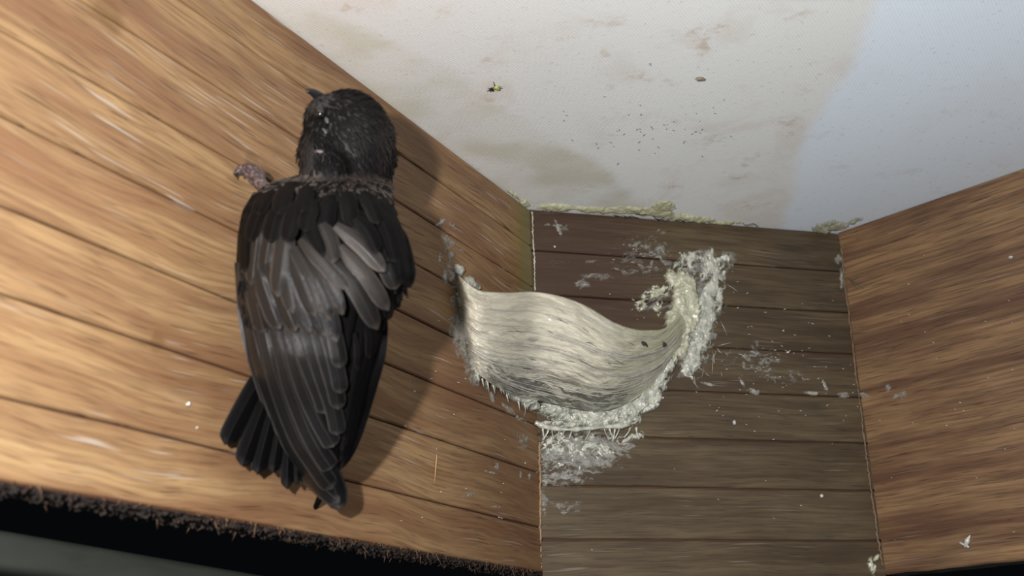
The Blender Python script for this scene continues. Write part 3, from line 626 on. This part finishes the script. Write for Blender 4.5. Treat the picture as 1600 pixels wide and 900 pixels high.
def surf(px, py, layer=0.0, flat=.80):
    px = np.asarray(px, float); py = np.asarray(py, float)
    xc, r_, tc = spine(py); u = (px - xc) / r_
    return CAM + ray(px, py) * (tc - r_ * tc / F * flat * np.sqrt(np.clip(1 - u * u, 0, 1)) - layer)[..., None]
def tailsurf(px, py, layer=0.0):
    n_ = .0045 + .004 * np.clip((700 - np.asarray(py, float)) / 150, 0, 1); return hit(px, py, 'left', n_ + layer)

# one continuous mesh for trunk, neck and head
bm_v, bm_f = [], []
m = MB(); ring = np.arange(28) / 28 * 2 * np.pi; G = []
for y in np.linspace(266, 690, 40):
    xc, r_, tc = spine(y); k = .90 * min(1, .55 + (y - 262) / 50) * (1 if y < 560 else 1 - (y - 560) / 220)
    c = CAM + ray(xc, y) * tc; rm = r_ * tc / F * k
    G.append([c + RM[0] * math.cos(a) * rm + RM[2] * math.sin(a) * rm * .80 for a in ring])
m.grid(np.array(G), close=True)
bm = bmesh.new(); me = m.mesh('tmp'); bm.from_mesh(me)
def ball(px, py, r_px, n_, sx=1, sz=1):
    t = float(depth(px, py, 'left', n_)); c = CAM + ray(px, py) * t; s = r_px * t / F
    res = bmesh.ops.create_icosphere(bm, subdivisions=4, radius=s)
    for v in res['verts']: v.co = Vector(c) + v.co
HN = .031
for b in ((541, 206, 64), (556, 238, 57), (548, 222, 66), (518, 190, 43), (507, 176, 27), (505, 166, 18), (509, 224, 38), (538, 262, 40), (500, 258, 30), (494, 240, 27)):
    ball(b[0], b[1], b[2], HN - (0 if b[0] > 530 else .002))
ball(572, 256, 40, HN); ball(588, 246, 29, HN); ball(548, 262, 38, HN + .001); ball(515, 262, 26, HN + .001)
me = bpy.data.meshes.new('tmp2'); bm.to_mesh(me); bm.free()
tmp = bpy.data.objects.new('tmp', me); sc.collection.objects.link(tmp)
md = tmp.modifiers.new('r', 'REMESH'); md.mode = 'VOXEL'; md.voxel_size = .0009
md = tmp.modifiers.new('s', 'SMOOTH'); md.iterations = 8; md.factor = .6
bpy.context.view_layer.update()
dg = bpy.context.evaluated_depsgraph_get(); bme = bpy.data.meshes.new_from_object(tmp.evaluated_get(dg)); bme.name = 'body'
bpy.data.objects.remove(tmp); bme.polygons.foreach_set('use_smooth', [True] * len(bme.polygons)); bme.materials.clear()
link('body', bme, M_skin, bird)
BV = np.array([v.co for v in bme.vertices]); bvh = BVHTree.FromPolygons([v.co for v in bme.vertices], [p.vertices[:] for p in bme.polygons])
def onbody(px, py):
    d = ray(px, py); p, n, i, t = bvh.ray_cast(Vector(CAM), Vector(d).normalized())
    return (np.array(p), np.array(n)) if p else (None, None)

def plume(m, p, n, d, L, W, lift, colr, r):
    """one small contour feather: root p, normal n, lying along d"""
    d = d - n * (d @ n); d /= np.linalg.norm(d) + 1e-9; s = np.cross(n, d)
    cs = [(0, .35), (.35, .9), (.75, .85), (1, .15)]; V = []
    for t, w_ in cs:
        c = p + d * L * t + n * (lift * t * (1.15 - .55 * t) + .00006)
        V += [c - s * W * w_ * .5 - n * W * .10, c + n * W * .05, c + s * W * w_ * .5 - n * W * .10]
    f = []
    for i in range(3):
        for j in range(2): f.append((i * 3 + j, i * 3 + j + 1, i * 3 + j + 4, i * 3 + j + 3))
    m.add(V, f, None, colr)
    m.col[-1][-3:, :3] *= 1.5
Pc_ = np.array([p.center for p in bme.polygons]); Nc_ = np.array([p.normal for p in bme.polygons])
bx, by = proj(Pc_); r = np.random.default_rng(31)
beakP = CAM + ray(490, 150) * depth(490, 150, 'left', HN - .003)
mh, mbd = MB(), MB()
sel = np.where(by < 306)[0]; order = r.permutation(len(sel))
taild = hit(470, 700, 'left', .012) - hit(520, 330, 'left', .029); taild /= np.linalg.norm(taild)
nh = 0
for i in sel[order]:
    if nh > 7500: break
    if by[i] > 296 and bx[i] < 500: continue
    p, n = Pc_[i], Nc_[i]; x, y = bx[i], by[i]
    d = p - beakP; dist = np.linalg.norm(d); d = d / dist + taild * np.clip((y - 230) / 60, 0, 1.2) + r.normal(0, .16, 3)
    L = (.0010 if dist < .005 else .0022 + .0012 * np.clip((y - 250) / 25, 0, 1)) * r.uniform(.7, 1.4); W = L * .32
    pale = np.clip((y - 262 - .05 * abs(x - 520)) / 20, 0, 1); br = np.clip((x - 575) / 40, 0, 1) * .45 + pale * (1.0 if x < 600 else .7)
    g = r.uniform(.6, 1.4); c = np.array([.012, .0105, .0105]) * g * (1 - br) + np.array([.085, .068, .060]) * g * br
    if x < 520 and y > 264: c = c * .4 + np.array([.12, .10, .088]) * g * np.clip((525 - x) / 30, .2, 1)
    c = c * .36
    if x < 490 and 205 < y < 262: c = c * .8 + np.array([.012, .0095, .0085])
    lift = .0003 + .0012 * np.clip((dist - .006) / .012, 0, 1) * r.random()
    plume(mh, p + r.normal(0, .0002, 3), n, d, L, W, lift, c, r); nh += 1
link('head_plumage', mh.mesh('head_plumage'), M_plume, bird, kind='stuff', label='short dark head feathers turning pale brown at the nape')
sel = np.where((by >= 285) & (by < 480))[0]
for i in r.permutation(sel)[:3200]:
    p, n = Pc_[i], Nc_[i]; x, y = bx[i], by[i]
    g = r.uniform(.5, 1.5); c = np.array([.0085, .0075, .0075]) * g
    if x > 600: c = np.array([.016, .0135, .013]) * g
    c = c * .5
    L = r.uniform(.003, .0055) * np.clip((y - 250) / 60, .6, 1.2); plume(mbd, p + n * .0004, n, taild + r.normal(0, .14, 3), L, L * .38, .0006 + .0008 * r.random(), c, r)
link('mantle_plumage', mbd.mesh('mantle_plumage'), M_plume, bird, kind='stuff', label='black mantle feathers over the shoulders')

def feather(name, pts, wpx, layer, mat, parent, fn=surf, tilt=.0005, tipw=.35, camber=.0006, n=20, k=9, lift=0.0, ragged=0.0, mesh_only=None):
    c = spline(pts, n); T = np.gradient(c, axis=0); T /= np.linalg.norm(T, axis=1)[:, None]; S = np.stack([-T[:, 1], T[:, 0]], 1)
    t = np.linspace(0, 1, n)
    prof = np.minimum(1, .5 + t * 1.6) * np.sqrt(np.clip(1 - np.clip((t - (1 - tipw)) / tipw, 0, 1) ** 2.2, 0, 1)); prof[-1] = .10
    u = np.linspace(-1, 1, k)
    PX = c[:, 0][:, None] + S[:, 0][:, None] * (prof * wpx * .5)[:, None] * u; PY = c[:, 1][:, None] + S[:, 1][:, None] * (prof * wpx * .5)[:, None] * u
    if ragged: PY = PY + (rng.random(PY.shape) - .5) * ragged * (t[:, None] > .85)
    lay = layer + camber * (1 - u[None, :] ** 2) + tilt * u[None, :] + (np.exp(-(u / .12) ** 2) * .00015)[None, :] + lift * t[:, None] ** 2
    G = fn(PX, PY, lay)
    back = fn(PX, PY, lay - .00022)
    m = mesh_only or MB(); uv = np.stack(np.broadcast_arrays(u[None, :] * .5 + .5, t[:, None]), -1)
    m.grid(G, uv=uv); m.grid(back[:, ::-1], uv=uv[:, ::-1])
    if mesh_only: return
    return link(name, m.mesh(name), mat, parent)
def shell(name, LR, y0, y1, layer, mat, parent, fn=surf):
    ys = np.linspace(y0, y1, 50); L_ = np.interp(ys, [a[0] for a in LR], [a[1] for a in LR]); R_ = np.interp(ys, [a[0] for a in LR], [a[2] for a in LR])
    u = np.linspace(0, 1, 22); PX = L_[:, None] * (1 - u) + R_[:, None] * u; PY = np.repeat(ys[:, None], 22, 1)
    G = fn(PX, PY, layer + .0003 * np.sin(u * np.pi)[None, :]); B = fn(PX, PY, layer - .0014 + 0 * PX)
    m = MB(); m.grid(np.concatenate([G, B[:, ::-1]], 1), close=True); return link(name, m.mesh(name), mat, parent)
# far (right) wing first
fw = shell('wing', [(310, 560, 606), (350, 560, 626), (400, 560, 638), (440, 565, 636), (470, 560, 612), (520, 545, 596), (560, 535, 583), (640, 525, 564), (700, 515, 546), (730, 512, 528)], 310, 730, -.0009, M_dark, bird)
fw['label'] = 'right wing, black, half hidden under the left'
for k, (pts, wd, la) in enumerate([
    ([(600, 470), (596, 540), (575, 620), (552, 690), (530, 735)], 20, -.0012), ([(590, 460), (585, 540), (566, 620), (545, 685), (529, 722)], 18, -.0006),
    ([(580, 470), (574, 540), (557, 620), (545, 680), (532, 705)], 16, .0), ([(566, 500), (560, 560), (550, 620), (542, 660), (536, 690)], 15, .0006)]):
    feather('flight_feather', pts, wd, la, M_dark, fw, tilt=-.0006)
feather('flight_feather', [(560, 640), (530, 720), (506, 765), (486, 808)], 13, -.0045, M_dark, fw, tipw=.6)
for pts, wd, la, mt in [([(608, 340), (628, 390), (640, 450)], 30, .0004, M_dark), ([(600, 330), (618, 385), (628, 445)], 30, .0010, M_dark), ([(592, 380), (606, 420), (619, 452)], 30, .0014, M_covert), ([(622, 370), (636, 410), (642, 440)], 22, .0002, M_dark),
                        ([(585, 320), (606, 365), (618, 410)], 30, .0016, M_dark), ([(570, 330), (592, 372), (608, 408)], 26, .0020, M_dark), ([(585, 440), (592, 470), (596, 500)], 22, .0004, M_dark), ([(600, 440), (606, 470), (607, 500)], 18, .0002, M_dark), ([(575, 500), (580, 530), (578, 560)], 20, .0006, M_dark), ([(556, 520), (562, 545), (560, 578)], 18, .0008, M_dark)]:
    feather('covert_feather', pts, wd, la, mt, fw, lift=.0004)
# tail
tl_ = MB(); ys = None
tail = feather('tail', [(470, 520), (440, 590), (420, 660)], 70, -.0022, M_dark, bird, fn=tailsurf)
tail['label'] = 'short notched black tail fanned to the left'
for pts, wd, la, mt in [([(440, 545), (400, 605), (372, 655), (352, 695)], 34, 0.0, M_dark), ([(450, 550), (418, 620), (395, 680), (378, 728)], 34, .0005, M_dark), ([(455, 555), (432, 625), (414, 690), (402, 741)], 30, .0010, M_dark),
                        ([(460, 560), (448, 630), (434, 690), (426, 738)], 26, .0014, M_dark), ([(465, 560), (458, 640), (451, 700), (449, 764)], 26, .0018, M_dark), ([(470, 570), (468, 640), (465, 700), (464, 757)], 20, .0022, M_dark), ([(478, 580), (480, 650), (478, 700), (478, 752)], 20, .0020, M_dark)]:
    feather('tail_feather', pts, wd, la, mt, tail, fn=tailsurf, tipw=.16, ragged=5, tilt=-.0004)
# near (left) wing
nw = shell('wing', [(300, 396, 560), (330, 378, 580), (370, 371, 580), (410, 369, 575), (450, 373, 570), (500, 381, 556), (560, 396, 545), (610, 413, 536), (650, 428, 533), (690, 445, 530), (740, 478, 530)], 300, 740, .0003, M_dark, bird)
nw['label'] = 'left wing folded over the back, grey-brown with pale feather edges'
FL = [([(372, 410), (382, 500), (401, 570), (428, 650), (462, 722), (502, 766), (533, 794)], 24),
      ([(384, 420), (396, 520), (418, 600), (446, 675), (480, 735), (510, 768), (531, 785)], 30),
      ([(398, 420), (414, 520), (436, 605), (464, 680), (490, 722), (508, 748), (520, 764)], 32),
      ([(412, 430), (434, 525), (456, 605), (480, 668), (500, 706), (512, 724), (518, 733)], 32),
      ([(426, 430), (452, 525), (476, 605), (498, 655), (514, 684), (522, 698)], 32),
      ([(440, 430), (466, 520), (484, 575), (498, 610), (506, 632), (509, 646)], 30),
      ([(452, 430), (482, 520), (504, 590), (518, 630), (526, 662), (528, 680)], 28),
      ([(466, 430), (496, 515), (514, 575), (524, 610), (530, 640)], 28),
      ([(480, 430), (508, 510), (522, 560), (529, 590), (533, 615)], 26),
      ([(492, 430), (516, 500), (526, 540), (532, 575)], 26)]
for k, (pts, wd) in enumerate(FL):
    feather('flight_feather', pts, wd, .0006 + .00042 * k, M_flight, nw, tilt=.0006, n=30, k=11, tipw=.16 if k else .24)
# broad wing tip
feather('flight_feather', [(466, 640), (500, 712), (520, 755), (530, 797)], 38, .0004, M_flight, nw, tilt=.0003, n=24, k=11, tipw=.22)
CV = [([(392, 430), (402, 480), (412, 520)], 30, M_flight), ([(404, 420), (420, 470), (437, 515)], 32, M_flight), ([(420, 410), (440, 465), (462, 518)], 32, M_covert), ([(440, 405), (462, 465), (486, 519)], 34, M_flight),
      ([(455, 400), (482, 465), (508, 526)], 36, M_flight), ([(472, 400), (500, 465), (527, 534)], 34, M_flight), ([(396, 400), (402, 440), (408, 478)], 26, M_covert),
      ([(430, 385), (446, 430), (458, 490)], 30, M_covert), ([(446, 385), (468, 430), (492, 495)], 32, M_covert), ([(462, 385), (488, 435), (516, 500)], 32, M_covert), ([(478, 380), (505, 430), (536, 492)], 30, M_covert),
      ([(405, 350), (398, 395), (393, 446)], 26, M_covert), ([(428, 345), (418, 385), (412, 430)], 24, M_covert), ([(450, 345), (442, 400), (434, 464)], 34, M_covert), ([(388, 340), (384, 380), (383, 425)], 22, M_dark),
      ([(510, 400), (556, 450), (590, 515)], 32, M_covert), ([(530, 385), (570, 430), (607, 485)], 28, M_scap), ([(470, 372), (508, 408), (545, 452)], 34, M_covert), ([(500, 350), (512, 375), (522, 410)], 34, M_scap.copy() if False else M_covert),
      ([(524, 352), (566, 385), (601, 424)], 27, M_scap), ([(480, 340), (490, 365), (505, 400)], 26, M_dark), ([(555, 340), (575, 362), (590, 395)], 26, M_dark), ([(535, 325), (560, 345), (580, 372)], 28, M_dark),
      ([(415, 320), (400, 345), (390, 378)], 26, M_dark), ([(440, 318), (428, 345), (420, 378)], 28, M_dark), ([(465, 315), (455, 345), (448, 378)], 28, M_dark), ([(490, 310), (482, 335), (476, 362)], 28, M_dark),
      ([(515, 305), (512, 330), (508, 360)], 28, M_dark), ([(540, 300), (546, 325), (548, 352)], 28, M_dark), ([(565, 300), (580, 320), (592, 350)], 26, M_dark), ([(425, 290), (412, 310), (402, 335)], 26, M_dark), ([(455, 288), (442, 310), (434, 335)], 28, M_dark), ([(485, 290), (476, 308), (470, 332)], 26, M_dark)]
for k, (pts, wd, mt) in enumerate(CV):
    feather('covert_feather', pts, wd, .0046 + .00007 * k - (.0035 if pts[0][1] < 330 and pts[0][0] > 500 else 0) - (.0022 if pts[-1][0] < 415 else 0), mt, nw, tilt=.0004 * (1 if k % 2 else -.3), n=16, k=9, tipw=.32, lift=.0003, camber=.0007)
# beak
def camspace(px, py, n_): return CAM + ray(px, py) * depth(px, py, 'left', n_)
m = MB(); q = spline([(506, 160), (497, 150), (488, 144), (481, 142), (480, 146)], 14); rr = np.interp(np.linspace(0, 1, 14), [0, .35, .75, 1], [11, 7.5, 3.6, .8]) * .000165
m.tube([camspace(a, b, HN - .003) for a, b in q], rr, 12)
bk = link('beak', m.mesh('beak'), M_beak, bird, label='tiny hooked black beak')
# eye, and grey beads painting the glints on the wet head feathers
def bead(name, px, py, sx, sy, rot, mat, push=.0, par=bird, flat=.5):
    p, n = onbody(px, py)
    if p is None: return
    bm = bmesh.new(); bmesh.ops.create_uvsphere(bm, u_segments=24, v_segments=16, radius=1)
    me = bpy.data.meshes.new(name); bm.to_mesh(me); bm.free(); s = .27 / F; a = math.radians(rot)
    A = (RM[0] * math.cos(a) + RM[1] * math.sin(a)); A = A - n * (A @ n); A /= np.linalg.norm(A); Bv = np.cross(n, A)
    for v in me.vertices:
        c = np.array(v.co); v.co = Vector(A * c[0] * sx * s + Bv * c[1] * sy * s + n * c[2] * min(sx, sy) * s * flat + p + n * push)
    me.polygons.foreach_set('use_smooth', [True] * len(me.polygons)); return link(name, me, mat, par)
bead('eye', 502, 178, 13, 10, 50, M_eye, .0010, flat=.9)
bead('feather_glint', 513, 192, 6, 3.2, 65, M_glint, .0016)
bead('feather_glint', 507, 209, 6, 2.2, 50, M_glint, .0016)
bead('skin_fold', 500, 241, 7, 2.6, 5, M_pink, .0018)
# foot gripping the board
foot = None; m = MB()
def toe(m, pts, r0, r1):
    p = np.array(pts, float); s = spline(p, 16); r_ = np.linspace(r0, r1, 16) * (1 + .16 * np.sin(np.linspace(0, 14, 16)))
    m.tube([hit(a, b, 'left', c) for a, b, c in s], r_, 9)
toe(m, [(420, 300, .016), (408, 288, .012), (398, 276, .008)], .0019, .0015)
foot = link('foot', m.mesh('foot'), M_foot, bird, label='small purplish clawed foot gripping the board')
for pts, cl in (([(400, 280, .008), (393, 267, .0075), (385, 261, .005), (375, 264, .0025)], [(375, 264, .0025), (370, 270, .002), (372, 281, -.0001)]),
                ([(402, 280, .008), (401, 270, .0075), (393, 263, .005), (386, 268, .0022)], [(386, 268, .0022), (382, 272, .0018), (382, 280, -.0001)]),
                ([(404, 284, .009), (409, 274, .008), (403, 268, .005), (397, 274, .0024)], [(397, 274, .0024), (394, 279, .0018), (396, 287, -.0001)]),
                ([(400, 284, .008), (390, 275, .0055), (381, 266, .0035), (372, 267, .0020)], [(372, 267, .0020), (367, 271, .0016), (369, 277, -.0001)])):
    m = MB(); toe(m, pts, .0014, .0009); t_ = link('toe', m.mesh('toe'), M_foot, foot)
    m = MB(); toe(m, cl, .0007, .00012); c_ = link('claw', m.mesh('claw'), M_claw, foot)
